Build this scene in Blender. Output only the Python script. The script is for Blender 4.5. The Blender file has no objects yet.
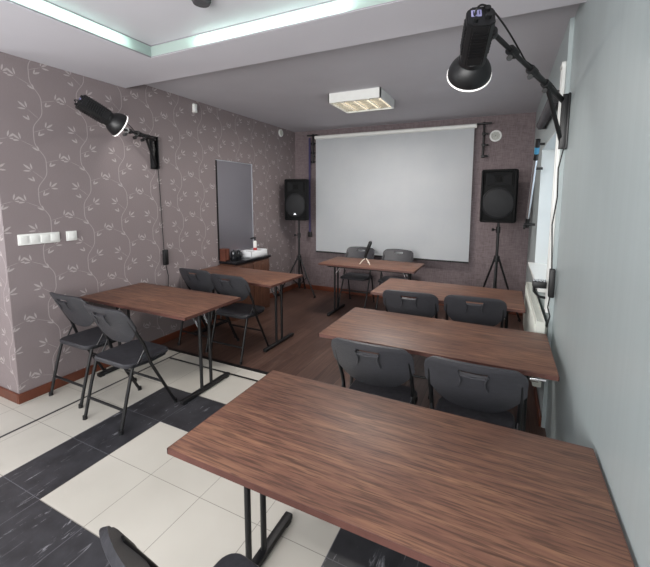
import bpy, bmesh, math, random
from mathutils import Vector, Matrix, Euler

random.seed(4)
S = bpy.context.scene
COL = S.collection
PI = math.pi

# ------------------------------------------------------------------ camera
def make_camera():
    yaw, pitch, roll = [math.radians(a) for a in (24.79561901, 6.25938267, 0.28944487)]
    cy, sy, cp, sp = math.cos(yaw), math.sin(yaw), math.cos(pitch), math.sin(pitch)
    f = Vector((-sy*cp, cy*cp, -sp)); r = Vector((cy, sy, 0)); u = r.cross(f)
    c, s = math.cos(roll), math.sin(roll)
    r2 = c*r + s*u; u2 = -s*r + c*u
    cd = bpy.data.cameras.new('camera'); o = bpy.data.objects.new('camera', cd); COL.objects.link(o)
    M = Matrix((r2, u2, -f)).transposed().to_4x4()
    M.translation = Vector((3.37428595, -1.44869398, 1.61650278))
    o.matrix_world = M
    cd.sensor_fit = 'HORIZONTAL'; cd.sensor_width = 36
    cd.lens = 358.72195431/650*36
    cd.shift_x = -13.059/650; cd.shift_y = -46.086/650
    cd.clip_start = .02
    S.camera = o
make_camera()

# ------------------------------------------------------------------ world, lights, exposure
w = bpy.data.worlds.new('world'); S.world = w; w.use_nodes = True
w.node_tree.nodes['Background'].inputs[0].default_value = (.72, .86, 1.0, 1)
w.node_tree.nodes['Background'].inputs[1].default_value = .5

def area(name, loc, rot, sx, sy, power, col=(1, 1, 1)):
    l = bpy.data.lights.new(name, 'AREA'); l.shape = 'RECTANGLE'; l.size = sx; l.size_y = sy
    l.energy = power; l.color = col
    o = bpy.data.objects.new(name, l); COL.objects.link(o); o.location = loc; o.rotation_euler = rot
    return o
# added soft light behind the camera, standing in for unseen windows
area('rear_fill_light', (1.9, -3.3, 1.75), (math.radians(100), 0, 0), 3.4, 1.5, 185, (1.0, .985, .965))
# added light in the left alcove to brighten the right wall, no window there
area('alcove_fill_light', (-1.5, -1.7, 1.6), (0, math.radians(-90), 0), 1.6, 2.0, 26, (.95, .98, 1.0))
# daylight outside the side window
area('daylight_side_window', (4.5, 2.1, 1.7), (0, math.radians(90), 0), 1.2, 1.6, 10, (.85, .93, 1.0))
# the louvre ceiling light
area('louvre_light', (1.86, 2.46, 2.63), (0, 0, 0), .52, .44, 38, (1.0, .95, .90))
# the two studio flash lamps
area('flash_light_left', (.342, .66, 2.213), (math.radians(62), 0, math.radians(-14)), .18, .18, 2, (1.0, .97, .94))
area('flash_light_right', (3.177, .515, 2.198), (math.radians(48), 0, math.radians(22)), .18, .18, 3, (1.0, .97, .94))

S.view_settings.view_transform = 'Standard'
S.view_settings.look = 'None'
S.view_settings.gamma = 1
S.view_settings.exposure = 0.14
S.view_settings.use_curve_mapping = False

# ------------------------------------------------------------------ materials
def srgb(r, g, b):
    def f(c):
        c /= 255.
        return c/12.92 if c <= .04045 else ((c+.055)/1.055)**2.4
    return (f(r), f(g), f(b), 1)

class NT:
    def __init__(s, name):
        s.m = bpy.data.materials.new(name); s.m.use_nodes = True
        s.t = s.m.node_tree; s.b = s.t.nodes['Principled BSDF']
    def n(s, typ, **kw):
        nd = s.t.nodes.new(typ)
        for k, v in kw.items():
            if k.startswith('i_'):
                key = k[2:]
                nd.inputs[int(key) if key.isdigit() else key].default_value = v
            else: setattr(nd, k, v)
        return nd
    def l(s, a, b): s.t.links.new(a, b)
    def math(s, op, a, b=None, c=None, clamp=False):
        nd = s.t.nodes.new('ShaderNodeMath'); nd.operation = op; nd.use_clamp = clamp
        for i, v in enumerate((a, b, c)):
            if v is None: continue
            if isinstance(v, (int, float)): nd.inputs[i].default_value = v
            else: s.l(v, nd.inputs[i])
        return nd.outputs[0]
    def obj(s): return s.n('ShaderNodeTexCoord').outputs['Object']
    def mapping(s, vec, loc=(0,0,0), rot=(0,0,0), scale=(1,1,1), typ='POINT'):
        nd = s.n('ShaderNodeMapping', vector_type=typ)
        nd.inputs['Location'].default_value = loc; nd.inputs['Rotation'].default_value = rot; nd.inputs['Scale'].default_value = scale
        s.l(vec, nd.inputs[0]); return nd.outputs[0]
    def noise(s, vec, scale, detail=3, rough=.5, dist=0):
        nd = s.n('ShaderNodeTexNoise'); nd.inputs['Scale'].default_value = scale; nd.inputs['Detail'].default_value = detail
        nd.inputs['Roughness'].default_value = rough; nd.inputs['Distortion'].default_value = dist
        s.l(vec, nd.inputs['Vector']); return nd.outputs['Fac']
    def ramp(s, fac, stops):
        nd = s.n('ShaderNodeValToRGB'); e = nd.color_ramp.elements
        while len(e) < len(stops): e.new(.5)
        for i, (p, c) in enumerate(stops): e[i].position = p; e[i].color = c
        s.l(fac, nd.inputs[0]); return nd.outputs[0]
    def mix(s, fac, a, b, mode='MIX'):
        nd = s.n('ShaderNodeMix', data_type='RGBA', blend_type=mode)
        for i, v in ((0, fac), (6, a), (7, b)):
            if isinstance(v, (int, float, tuple)): nd.inputs[i].default_value = v
            else: s.l(v, nd.inputs[i])
        return nd.outputs[2]
    def bump(s, h, strength=.2, dist=.01):
        nd = s.n('ShaderNodeBump'); nd.inputs['Strength'].default_value = strength; nd.inputs['Distance'].default_value = dist
        s.l(h, nd.inputs['Height']); s.l(nd.outputs[0], s.b.inputs['Normal'])
    def color(s, c): s.l(c, s.b.inputs['Base Color'])

def simple(name, col, rough=.5, metal=0, spec=.5, var=.0, nscale=20, bump=0):
    t = NT(name); t.b.inputs['Roughness'].default_value = rough; t.b.inputs['Metallic'].default_value = metal
    t.b.inputs['Specular IOR Level'].default_value = spec
    o = t.obj(); f = t.noise(o, nscale, 3)
    lo = tuple(c*(1-var) for c in col[:3])+(1,); hi = tuple(min(1, c*(1+var)) for c in col[:3])+(1,)
    t.color(t.ramp(f, [(.3, lo), (.7, hi)]))
    if bump: t.bump(f, bump, .004)
    return t.m

def emit(name, col, strength):
    t = NT(name); t.b.inputs['Emission Color'].default_value = col; t.b.inputs['Emission Strength'].default_value = strength
    t.b.inputs['Base Color'].default_value = col
    return t.m

M = {}
M['black_metal'] = simple('black_metal', srgb(17, 17, 19), .42, .0, .5, .1)
M['black_plastic'] = simple('black_plastic', srgb(16, 16, 18), .5, 0, .5, .15, 60)
M['speaker_plastic'] = simple('speaker_plastic', srgb(11, 12, 13), .6, 0, .15, .2, 200, .2)
M['speaker_grille'] = simple('speaker_grille', srgb(14, 16, 20), .7, .0, .5, .3, 260, .4)
M['chrome'] = simple('chrome', (.8, .8, .82, 1), .15, 1)
M['silver'] = simple('silver', (.62, .64, .68, 1), .3, 1)
M['white_plastic'] = simple('white_plastic', srgb(228, 229, 226), .4, 0, .5, .02)
M['white_ceramic'] = simple('white_ceramic', srgb(236, 238, 240), .15, 0, .5, .01)
M['white_enamel'] = simple('white_enamel', srgb(205, 208, 200), .35, 0, .5, .03, 5)
M['blue_tape'] = simple('blue_tape', srgb(60, 130, 165), .5)
M['red_plastic'] = simple('red_plastic', srgb(170, 35, 35), .4)
M['navy_strap'] = simple('navy_strap', srgb(62, 58, 92), .8, 0, .3, .1)
M['cream_leg'] = simple('cream_leg', srgb(215, 205, 190), .4)
M['lavender_label'] = simple('lavender_label', srgb(160, 158, 200), .5)
M['label_ink'] = simple('label_ink', srgb(50, 50, 90), .5)
M['grey_fabric'] = simple('grey_fabric', srgb(84, 82, 86), .8, 0, .3, .1)
M['black_stone'] = simple('black_stone', srgb(24, 24, 27), .15, 0, .5, .3, 90)
M['horn_black'] = simple('horn_black', srgb(8, 8, 9), .8, 0, .2)
M['cove_trim'] = simple('cove_trim', srgb(150, 146, 152), .5)
M['vent_grey'] = simple('vent_grey', srgb(110, 108, 106), .6)
M['brown_box'] = simple('brown_box', srgb(95, 52, 38), .5, 0, .5, .2, 12)
M['dark_glass'] = simple('dark_glass', srgb(30, 32, 36), .08, 0, .6)

# chair plastic: charcoal with a faint embossed wood-like grain
t = NT('charcoal_plastic'); o = t.obj()
g = t.noise(t.mapping(o, scale=(3, 3, 60)), 6, 4, .6, 1.5)
t.color(t.ramp(g, [(.3, srgb(44, 44, 48)), (.75, srgb(62, 62, 67))])); t.b.inputs['Roughness'].default_value = .48
t.bump(g, .35, .003); M['charcoal_plastic'] = t.m

# table wood: walnut laminate, grain along X
def wood(name, c0, c1, c2, c3, rough, grain_axis='X', scale=1., gloss=.5):
    t = NT(name); o = t.obj()
    inf = t.n('ShaderNodeObjectInfo')
    v = t.n('ShaderNodeVectorMath', operation='MULTIPLY_ADD'); t.l(inf.outputs['Location'], v.inputs[0])
    v.inputs[1].default_value = (3.7, 5.3, 2.1); t.l(o, v.inputs[2]); p = v.outputs[0]
    sc = (.8*scale, 12*scale, 12*scale) if grain_axis == 'X' else ((9*scale, 1.0*scale, 9*scale) if grain_axis == 'Y' else (9*scale, 9*scale, 1.*scale))
    sf = (7*scale, 130*scale, 130*scale) if grain_axis == 'X' else ((110*scale, 6*scale, 110*scale) if grain_axis == 'Y' else (110*scale, 110*scale, 6*scale))
    big = t.noise(t.mapping(p, scale=sc), 1.3, 6, .68, 1.6)
    fine = t.noise(t.mapping(p, scale=sf), 1., 3, .6, .3)
    mid = t.noise(t.mapping(p, scale=tuple(a*2.6 for a in sc)), 1.5, 4, .6, .6)
    c = t.ramp(big, [(.30, c0), (.45, c1), (.58, c2), (.72, c3)])
    c = t.mix(.45, c, t.ramp(mid, [(.3, c0), (.5, c1), (.7, c3)]))
    c = t.mix(t.math('MULTIPLY', t.ramp(fine, [(.47, (0,0,0,1)), (.62, (1,1,1,1))]), .62), c, tuple(a*.42 for a in c0[:3])+(1,))
    t.color(c); t.b.inputs['Roughness'].default_value = rough; t.b.inputs['Specular IOR Level'].default_value = gloss
    t.bump(fine, .12, .001)
    return t.m
M['walnut'] = wood('walnut_laminate', srgb(80, 54, 45), srgb(112, 77, 63), srgb(130, 92, 72), srgb(156, 116, 89), .5)
M['walnut_edge'] = simple('walnut_edge', srgb(92, 60, 53), .4, 0, .5, .12, 30)
M['cabinet_wood'] = wood('cabinet_wood', srgb(74, 46, 36), srgb(92, 60, 46), srgb(106, 70, 54), srgb(120, 82, 64), .45, 'Z')
M['baseboard_wood'] = simple('baseboard_wood', srgb(98, 52, 36), .4, 0, .5, .15, 9)

# floor wood planks along Y
t = NT('floor_planks'); o = t.obj()
sep = t.n('ShaderNodeSeparateXYZ'); t.l(o, sep.inputs[0])
xi = t.math('DIVIDE', sep.outputs[0], .19); idx = t.math('FLOOR', xi); fr = t.math('FRACT', xi)
off = t.math('MULTIPLY', t.math('SINE', t.math('MULTIPLY', idx, 12.9)), 3.1)
yy = t.math('ADD', sep.outputs[1], off); yi = t.math('DIVIDE', yy, 1.28); yid = t.math('FLOOR', yi); yfr = t.math('FRACT', yi)
cmb = t.n('ShaderNodeCombineXYZ'); t.l(t.math('MULTIPLY', idx, 3.3), cmb.inputs[0]); t.l(t.math('MULTIPLY', yid, 1.7), cmb.inputs[1])
wn = t.n('ShaderNodeTexWhiteNoise'); t.l(cmb.outputs[0], wn.inputs[0])
add = t.n('ShaderNodeVectorMath', operation='ADD'); t.l(o, add.inputs[0]); t.l(wn.outputs['Color'], add.inputs[1])
grain = t.noise(t.mapping(add.outputs[0], scale=(16, 1.3, 1)), 1.6, 5, .62, 1.)
fine = t.noise(t.mapping(add.outputs[0], scale=(120, 6, 1)), 1., 2)
c = t.ramp(grain, [(.3, srgb(56, 42, 37)), (.5, srgb(80, 61, 53)), (.7, srgb(106, 84, 74))])
c = t.mix(.4, c, t.ramp(wn.outputs['Value'], [(0, srgb(66, 44, 38)), (1, srgb(100, 72, 62))]))
c = t.mix(t.math('MULTIPLY', fine, .3), c, srgb(50, 32, 28))
seam = t.math('MAXIMUM', t.math('LESS_THAN', fr, .018), t.math('LESS_THAN', yfr, .0025))
c = t.mix(seam, c, srgb(30, 20, 18)); t.color(c)
t.b.inputs['Roughness'].default_value = .38
M['floor_planks'] = t.m

# floor tiles: cream tiles, a band of black marbled tiles, thin black listello
t = NT('floor_tiles'); o = t.obj()
sep = t.n('ShaderNodeSeparateXYZ'); t.l(o, sep.inputs[0]); X, Y = sep.outputs[0], sep.outputs[1]
TX, TY, X0, Y0 = .383, .3735, 1.187, -.148
fx = t.math('DIVIDE', t.math('SUBTRACT', X, X0), TX); fy = t.math('DIVIDE', t.math('SUBTRACT', Y, Y0), TY)
ix = t.math('FLOOR', fx); iy = t.math('FLOOR', fy); rx = t.math('FRACT', fx); ry = t.math('FRACT', fy)
def rng(v, a, b): return t.math('MULTIPLY', t.math('GREATER_THAN', v, a-.5), t.math('LESS_THAN', v, b+.5))
# black cells (ix, iy ranges)
black = rng(ix, -1, -1)                                             # band towards the planks
black = t.math('MULTIPLY', black, rng(iy, -20, 1))
black = t.math('MAXIMUM', black, t.math('MULTIPLY', rng(ix, 0, 0), rng(iy, 1, 1)))
black = t.math('MAXIMUM', black, t.math('MULTIPLY', rng(ix, -1, 2), rng(iy, -20, -2)))
black = t.math('MAXIMUM', black, t.math('MULTIPLY', rng(ix, 4, 8), rng(iy, -20, 0)))
n1 = t.noise(o, 1.4, 3); cream = t.ramp(n1, [(.3, srgb(184, 180, 171)), (.7, srgb(197, 193, 184))])
slate = t.ramp(t.noise(o, 9, 4), [(.3, srgb(44, 44, 47)), (.7, srgb(60, 60, 64))])
vein = t.noise(t.mapping(o, rot=(0, 0, .25), scale=(22, 3.2, 1)), 1.2, 5, .7, 1.2)
slate = t.mix(t.ramp(vein, [(.60, (0,0,0,1)), (.70, (.9,.9,.9,1))]), slate, srgb(160, 160, 166))
c = t.mix(black, cream, slate)
gr = t.math('MAXIMUM', t.math('MAXIMUM', t.math('LESS_THAN', rx, .010), t.math('LESS_THAN', ry, .010)), 0)
c = t.mix(gr, c, t.mix(black, srgb(140, 136, 128), srgb(92, 92, 98)))
def band(v, a, b): return t.math('MULTIPLY', t.math('GREATER_THAN', v, a), t.math('LESS_THAN', v, b))
list1 = t.math('MULTIPLY', band(X, .352, .374), t.math('LESS_THAN', Y, 1.14))
list2 = t.math('MULTIPLY', band(Y, .985, 1.010), t.math('GREATER_THAN', X, .352))
c = t.mix(t.math('MAXIMUM', list1, list2), c, srgb(28, 28, 32))
t.color(c); t.b.inputs['Roughness'].default_value = .32
t.bump(t.math('SUBTRACT', 1, gr), .2, .002)
M['floor_tiles'] = t.m

# vine wallpaper
def vine_material():
    t = NT('vine_wallpaper'); o = t.obj()
    sep = t.n('ShaderNodeSeparateXYZ'); t.l(o, sep.inputs[0])
    u = t.math('ADD', sep.outputs[0], sep.outputs[1])               # works on walls along X and along Y
    PU, PV = .335, .47
    ui = t.math('DIVIDE', t.math('ADD', u, 10.02), PU); col = t.math('FLOOR', ui); uf = t.math('MULTIPLY', t.math('SUBTRACT', t.math('FRACT', ui), .5), PU)
    zo = t.math('ADD', sep.outputs[2], t.math('MULTIPLY', col, .13))
    vf = t.math('MULTIPLY', t.math('FRACT', t.math('DIVIDE', zo, PV)), PV)
    ang = t.math('MULTIPLY', vf, 2*PI/PV)
    def cx(v): return .040*math.sin(2*PI*v/PV) + .005*math.sin(6*PI*v/PV)
    sx = t.math('ADD', t.math('MULTIPLY', t.math('SINE', ang), .040), t.math('MULTIPLY', t.math('SINE', t.math('MULTIPLY', ang, 3)), .005))
    d = t.math('ABSOLUTE', t.math('SUBTRACT', uf, sx))
    stem = t.n('ShaderNodeMapRange', interpolation_type='SMOOTHSTEP'); t.l(d, stem.inputs[0])
    for i, v in ((1, .0014), (2, .0044), (3, .8), (4, 0)): stem.inputs[i].default_value = v
    acc = stem.outputs[0]
    uv = t.n('ShaderNodeCombineXYZ'); t.l(uf, uv.inputs[0]); t.l(vf, uv.inputs[1])
    def ell(px, py, a, L, W, k=1.):
        nonlocal acc
        m = t.mapping(uv.outputs[0], (px, py, 0), (0, 0, a), (L, W, 1), 'TEXTURE')
        ln = t.n('ShaderNodeVectorMath', operation='LENGTH'); t.l(m, ln.inputs[0])
        mr = t.n('ShaderNodeMapRange', interpolation_type='SMOOTHSTEP'); t.l(ln.outputs['Value'], mr.inputs[0])
        for i, v in ((1, .75), (2, 1.15), (3, k), (4, 0)): mr.inputs[i].default_value = v
        acc = t.math('MAXIMUM', acc, mr.outputs[0])
    def leaf(px, py, a, L, W):
        nonlocal acc
        m = t.mapping(uv.outputs[0], (px, py, 0), (0, 0, a), (L, W, 1), 'TEXTURE')
        sp_ = t.n('ShaderNodeSeparateXYZ'); t.l(m, sp_.inputs[0])
        xx = t.math('MULTIPLY', sp_.outputs[0], sp_.outputs[0]); f_ = t.math('ADD', xx, t.math('ABSOLUTE', sp_.outputs[1]))
        acc = t.math('MAXIMUM', acc, t.math('MULTIPLY', t.math('SUBTRACT', 1.08, f_), 3.2, clamp=True))
    # (height on the stem, side, twig length, twig angle, leaf length)
    spots = [(.015, -1, .095, .70, .032), (.085, 1, .040, .95, .027), (.150, 1, .100, .30, .031), (.205, -1, .040, .85, .028),
             (.255, -1, .115, .42, .033), (.320, 1, .045, .80, .028), (.375, 1, .090, .45, .031), (.430, -1, .045, .9, .027)]
    for k, (v, sgn, r, a, L) in enumerate(spots):
        dx, dy = sgn*math.cos(a), math.sin(a)
        for wrap in (0, -PV):
            by = v+wrap
            if wrap and v+dy*r+2*L < PV: continue
            bx = cx(v)
            if r > .06: ell(bx+dx*r*.5, by+dy*r*.5, math.atan2(dy, dx), r*.54, .0016, .8)   # twig
            ex, ey = bx+dx*r, by+dy*r
            for q0, LL in (((1.35, .8), (.68, 1.05), (-.05, .85)) if r > .06 else ((1.25, .75), (.5, .95))):
                q = q0 if sgn > 0 else PI-q0
                g0 = .010 if r > .06 else .0
                leaf(ex+math.cos(q)*(L*LL+g0), ey+math.sin(q)*(L*LL+g0), q, L*LL, .0076*LL)
    # broken, slightly worn print
    br = t.noise(o, 60, 2); acc = t.math('MULTIPLY', acc, t.ramp(br, [(.2, (.55,.55,.55,1)), (.5, (1,1,1,1))]))
    fab = t.noise(t.mapping(o, scale=(120, 120, 500)), 1., 2)
    blot = t.noise(o, 3., 3)
    base = t.ramp(fab, [(.3, srgb(126, 115, 116)), (.7, srgb(141, 130, 131))])
    base = t.mix(t.math('MULTIPLY', blot, .3), base, srgb(118, 108, 110))
    c = t.mix(t.math('MULTIPLY', acc, .58), base, srgb(196, 188, 186)); t.color(c)
    t.b.inputs['Roughness'].default_value = .6
    return t.m
M['vine_wallpaper'] = vine_material()

# plain textured wallpaper of the back wall
t = NT('brown_wallpaper'); o = t.obj()
a = t.noise(t.mapping(o, scale=(160, 160, 14)), 1., 3); b_ = t.noise(t.mapping(o, scale=(14, 14, 160)), 1., 3)
f = t.math('MULTIPLY', t.math('ADD', a, b_), .5)
t.color(t.ramp(f, [(.38, srgb(96, 84, 86)), (.6, srgb(124, 111, 113))])); t.b.inputs['Roughness'].default_value = .75
t.bump(f, .2, .002); M['brown_wallpaper'] = t.m

M['ceiling'] = simple('ceiling_paint', srgb(192, 190, 196), .7, 0, .3, .03, 2.2)
M['soffit'] = simple('soffit_paint', srgb(216, 214, 221), .6, 0, .3, .015, 2)
t = NT('green_grey_wall'); o = t.obj()
f = t.noise(t.mapping(o, scale=(30, 30, .6)), 1., 2)
t.color(t.ramp(f, [(.3, srgb(164, 174, 175)), (.7, srgb(168, 178, 179))])); t.b.inputs['Roughness'].default_value = .38
M['wall_right'] = t.m
M['reveal'] = simple('reveal_paint', srgb(205, 210, 210), .6)
t = NT('screen_fabric'); o = t.obj(); f = t.noise(o, 2.2, 3)
t.color(t.ramp(f, [(.3, srgb(230, 235, 239)), (.7, srgb(236, 240, 243))])); t.b.inputs['Roughness'].default_value = .85
t.b.inputs['Specular IOR Level'].default_value = .2
M['screen'] = t.m
t = NT('mirror_glass'); t.b.inputs['Base Color'].default_value = (.36, .34, .37, 1); t.b.inputs['Metallic'].default_value = 1; t.b.inputs['Roughness'].default_value = .35
M['mirror'] = t.m
# frosted glass of the cove (light passes through)
t = NT('frosted_glass'); out = t.t.nodes['Material Output']
tr = t.n('ShaderNodeBsdfTranslucent'); tr.inputs[0].default_value = (.76, .86, .81, 1)
df = t.n('ShaderNodeBsdfDiffuse'); df.inputs[0].default_value = (.55, .63, .60, 1)
mx = t.n('ShaderNodeMixShader'); mx.inputs[0].default_value = .5; t.l(tr.outputs[0], mx.inputs[1]); t.l(df.outputs[0], mx.inputs[2]); t.l(mx.outputs[0], out.inputs[0])
M['frosted_glass'] = t.m
t = NT('window_glass'); out = t.t.nodes['Material Output']
tr = t.n('ShaderNodeBsdfTranslucent'); tr.inputs[0].default_value = (.85, .9, .92, 1); gl = t.n('ShaderNodeBsdfTransparent')
mx = t.n('ShaderNodeMixShader'); mx.inputs[0].default_value = .5; t.l(tr.outputs[0], mx.inputs[1]); t.l(gl.outputs[0], mx.inputs[2]); t.l(mx.outputs[0], out.inputs[0])
M['window_glass'] = t.m
M['tube_light'] = emit('tube_light', (.86, 1.0, .93, 1), 30)
M['louvre'] = simple('louvre_aluminium', (.78, .76, .72, 1), .18, 1)
M['lamp_tube'] = emit('fluorescent_tube', (1, .93, .8, 1), 2.2)
M['flash_diffuser'] = emit('flash_diffuser', (1, .97, .94, 1), .8)

# ------------------------------------------------------------------ mesh helpers
class MB:
    def __init__(s): s.bm = bmesh.new()
    def _add(s, verts, M4):
        bmesh.ops.transform(s.bm, matrix=M4, verts=verts)
    def box(s, c, d, rot=(0,0,0), bev=0, seg=2):
        r = bmesh.ops.create_cube(s.bm, size=1); vs = r['verts']
        s._add(vs, Matrix.Diagonal((*d, 1)))
        if bev:
            es = list({e for v in vs for e in v.link_edges})
            fs0 = set(s.bm.faces)
            q = bmesh.ops.bevel(s.bm, geom=es, offset=bev, segments=seg, affect='EDGES', profile=.5)
            vs = list({v for f in q['faces'] for v in f.verts} | {v for v in vs if v.is_valid})
        s._add(vs, Matrix.Translation(c) @ Euler(rot).to_matrix().to_4x4())
        return s
    def cyl(s, p, q, r, r2=None, n=14):
        p, q = Vector(p), Vector(q); d = q-p
        a = bmesh.ops.create_cone(s.bm, cap_ends=True, segments=n, radius1=r, radius2=r if r2 is None else r2, depth=d.length)
        s._add(a['verts'], Matrix.Translation((p+q)/2) @ d.to_track_quat('Z', 'Y').to_matrix().to_4x4())
        return s
    def tube(s, pts, r, n=10, closed=False):
        pts = [Vector(p) for p in pts]; N = len(pts); rings = []; up = None
        for i, p in enumerate(pts):
            a = pts[i-1] if (i or closed) else p; b = pts[(i+1) % N] if (i < N-1 or closed) else p
            tg = (b-a).normalized()
            if up is None: up = tg.orthogonal().normalized()
            up = (up-tg*up.dot(tg)).normalized(); sd = tg.cross(up)
            rings.append([s.bm.verts.new(p+(up*math.cos(2*PI*k/n)+sd*math.sin(2*PI*k/n))*r) for k in range(n)])
        for i in range(N if closed else N-1):
            A, B = rings[i], rings[(i+1) % N]
            for k in range(n): s.bm.faces.new((A[k], A[(k+1) % n], B[(k+1) % n], B[k]))
        if not closed: s.bm.faces.new(rings[0][::-1]); s.bm.faces.new(rings[-1])
        return s
    def lathe(s, prof, M4=Matrix(), n=28):
        rings = []
        for r, z in prof:
            if r < 1e-6: rings.append([s.bm.verts.new(M4 @ Vector((0, 0, z)))])
            else: rings.append([s.bm.verts.new(M4 @ Vector((r*math.cos(2*PI*k/n), r*math.sin(2*PI*k/n), z))) for k in range(n)])
        for A, B in zip(rings, rings[1:]):
            for k in range(n):
                k2 = (k+1) % n
                if len(A) == 1 and len(B) == 1: continue
                if len(A) == 1: s.bm.faces.new((A[0], B[k2], B[k]))
                elif len(B) == 1: s.bm.faces.new((A[k], A[k2], B[0]))
                else: s.bm.faces.new((A[k], A[k2], B[k2], B[k]))
        return s
    def prism(s, poly, M4, h):
        """2-D outline poly extruded by h along local z, placed by M4"""
        a = [s.bm.verts.new(M4 @ Vector((x, y, 0))) for x, y in poly]; b = [s.bm.verts.new(M4 @ Vector((x, y, h))) for x, y in poly]
        n = len(poly); s.bm.faces.new(a[::-1]); s.bm.faces.new(b)
        for i in range(n): s.bm.faces.new((a[i], a[(i+1) % n], b[(i+1) % n], b[i]))
        return s
    def quad(s, *pts): s.bm.faces.new([s.bm.verts.new(p) for p in pts]); return s
    def build(s, name, mat, parent=None, smooth=True, loc=None):
        bmesh.ops.recalc_face_normals(s.bm, faces=s.bm.faces)
        me = bpy.data.meshes.new(name); s.bm.to_mesh(me); s.bm.free()
        me.materials.append(M[mat] if isinstance(mat, str) else mat)
        if smooth:
            for p in me.polygons: p.use_smooth = True
            me.set_sharp_from_angle(angle=math.radians(38))
        o = bpy.data.objects.new(name, me); COL.objects.link(o)
        if parent: o.parent = parent
        if loc: o.location = loc
        return o

def empty(name, loc=(0,0,0), rz=0, label=None, cat=None, group=None):
    o = bpy.data.objects.new(name, None); COL.objects.link(o); o.empty_display_size = .1
    o.location = loc; o.rotation_euler = (0, 0, rz); tag(o, label, cat, group); return o
def tag(o, label=None, cat=None, group=None, kind=None):
    if label: o['label'] = label
    if cat: o['category'] = cat
    if group: o['group'] = group
    if kind: o['kind'] = kind
    return o
def struct(name, mb, mat, smooth=False): return tag(mb.build(name, mat, smooth=smooth), kind='structure')
def copy_tree(o, parent=None):
    c = o.copy(); COL.objects.link(c); c.parent = parent
    for ch in list(o.children): copy_tree(ch, c)
    return c
def frame_from(p, q, up=(0, 0, 1)):
    """matrix whose origin is p and local z points at q; local y is as close to `up` as possible"""
    z = (Vector(q)-Vector(p)).normalized(); x = Vector(up).cross(z).normalized(); y = z.cross(x)
    m = Matrix((x, y, z)).transposed().to_4x4(); m.translation = Vector(p); return m

# ------------------------------------------------------------------ room
XR, XN, YB, YC, YS = 3.69, 3.714, 4.04, -.08, .95      # right wall (far), right wall (near), back wall, left corner, soffit edge
XL, YR = -1.6, -3.4
Z1, Z2, Z3 = 2.66, 2.75, 2.748
YE = 1.335                                              # where the near right wall ends
struct('floor', MB().box(((XL+4.2)/2, (YR+1.14)/2, -.05), (4.2-XL, 1.14-YR, .1)), 'floor_tiles')
struct('floor_wood', MB().box(((XL+4.2)/2, (1.14+4.3)/2, -.05), (4.2-XL, 4.3-1.14, .1)), 'floor_planks')
struct('trim_1', MB().box((1.85, 1.147, .002), (3.7, .038, .006), bev=.002), 'black_metal')
struct('wall_left', MB().box((-.06, (YC+YB+.1)/2, 1.4), (.12, YB+.1-YC, 2.8)), 'vine_wallpaper')
struct('wall_left_return', MB().box(((XL-.12)/2-.0, YC+.06, 1.4), (-XL-.12, .12, 2.8)), 'vine_wallpaper')
struct('wall_left_far', MB().box((XL-.06, (YR+YC)/2+.06, 1.4), (.12, YC-YR+.12, 2.8)), 'vine_wallpaper')
struct('wall_back', MB().box((1.85, YB+.06, 1.4), (4.1, .12, 2.8)), 'brown_wallpaper')
# right wall: near part, then the part with the window recess
struct('wall_right', MB().box((XN+.2, (YR+YE)/2, 1.4), (.4, YE-YR, 2.8)), 'wall_right')
WY0, WY1, WZ0, WZ1 = 1.56, 2.78, .93, 2.12
wr = MB()
wr.box((XR+.15, (YE+WY0)/2, 1.4), (.3, WY0-YE, 2.8)); wr.box((XR+.15, (WY1+YB)/2+.05, 1.4), (.3, YB-WY1+.1, 2.8))
wr.box((XR+.15, (WY0+WY1)/2, WZ0/2), (.3, WY1-WY0, WZ0)); wr.box((XR+.15, (WY0+WY1)/2, (WZ1+2.8)/2), (.3, WY1-WY0, 2.8-WZ1))
struct('wall_right_far', wr, 'wall_right')
rv = MB()
rv.box((XR+.14, WY1-.006, (WZ0+WZ1)/2), (.28, .012, WZ1-WZ0)); rv.box((XR+.14, WY0+.006, (WZ0+WZ1)/2), (.28, .012, WZ1-WZ0))
rv.box((XR+.14, (WY0+WY1)/2, WZ1-.006), (.28, WY1-WY0, .012))
struct('trim_2', rv, 'reveal')
struct('trim_3', MB().box((XR+.11, (WY0+WY1)/2, WZ0+.012), (.34, WY1-WY0+.04, .024), bev=.004), 'white_plastic')
wf = MB(); WX = XR+.26
for y in (WY0+.035, WY1-.035): wf.box((WX, y, (WZ0+WZ1)/2), (.06, .06, WZ1-WZ0-.03))
for z in (WZ0+.06, WZ1-.045): wf.box((WX, (WY0+WY1)/2, z), (.06, WY1-WY0-.02, .06))
wf.box((WX, (WY0+WY1)/2, (WZ0+WZ1)/2), (.05, .05, WZ1-WZ0-.08))
wfo = struct('window_1', wf, 'white_plastic')
MB().box((WX, (WY0+WY1)/2, (WZ0+WZ1)/2), (.008, WY1-WY0-.08, WZ1-WZ0-.08)).build('pane', 'window_glass', wfo, smooth=False)
# wall behind the camera with a wide window opening
wb = MB(); RX0, RX1, RZ0, RZ1 = .1, 3.6, .85, 2.45
wb.box(((XL+RX0)/2, YR-.06, 1.4), (RX0-XL, .12, 2.8)); wb.box(((RX1+XN)/2+.1, YR-.06, 1.4), (XN-RX1+.2, .12, 2.8))
wb.box(((RX0+RX1)/2, YR-.06, RZ0/2), (RX1-RX0, .12, RZ0)); wb.box(((RX0+RX1)/2, YR-.06, (RZ1+2.8)/2), (RX1-RX0, .12, 2.8-RZ1))
struct('wall_rear', wb, 'wall_right')
# ceiling beyond the soffit
struct('ceiling', MB().box((1.9, (YS+YB+.1)/2, Z2+.06), (4.3, YB+.1-YS, .12)), 'ceiling')
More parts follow.
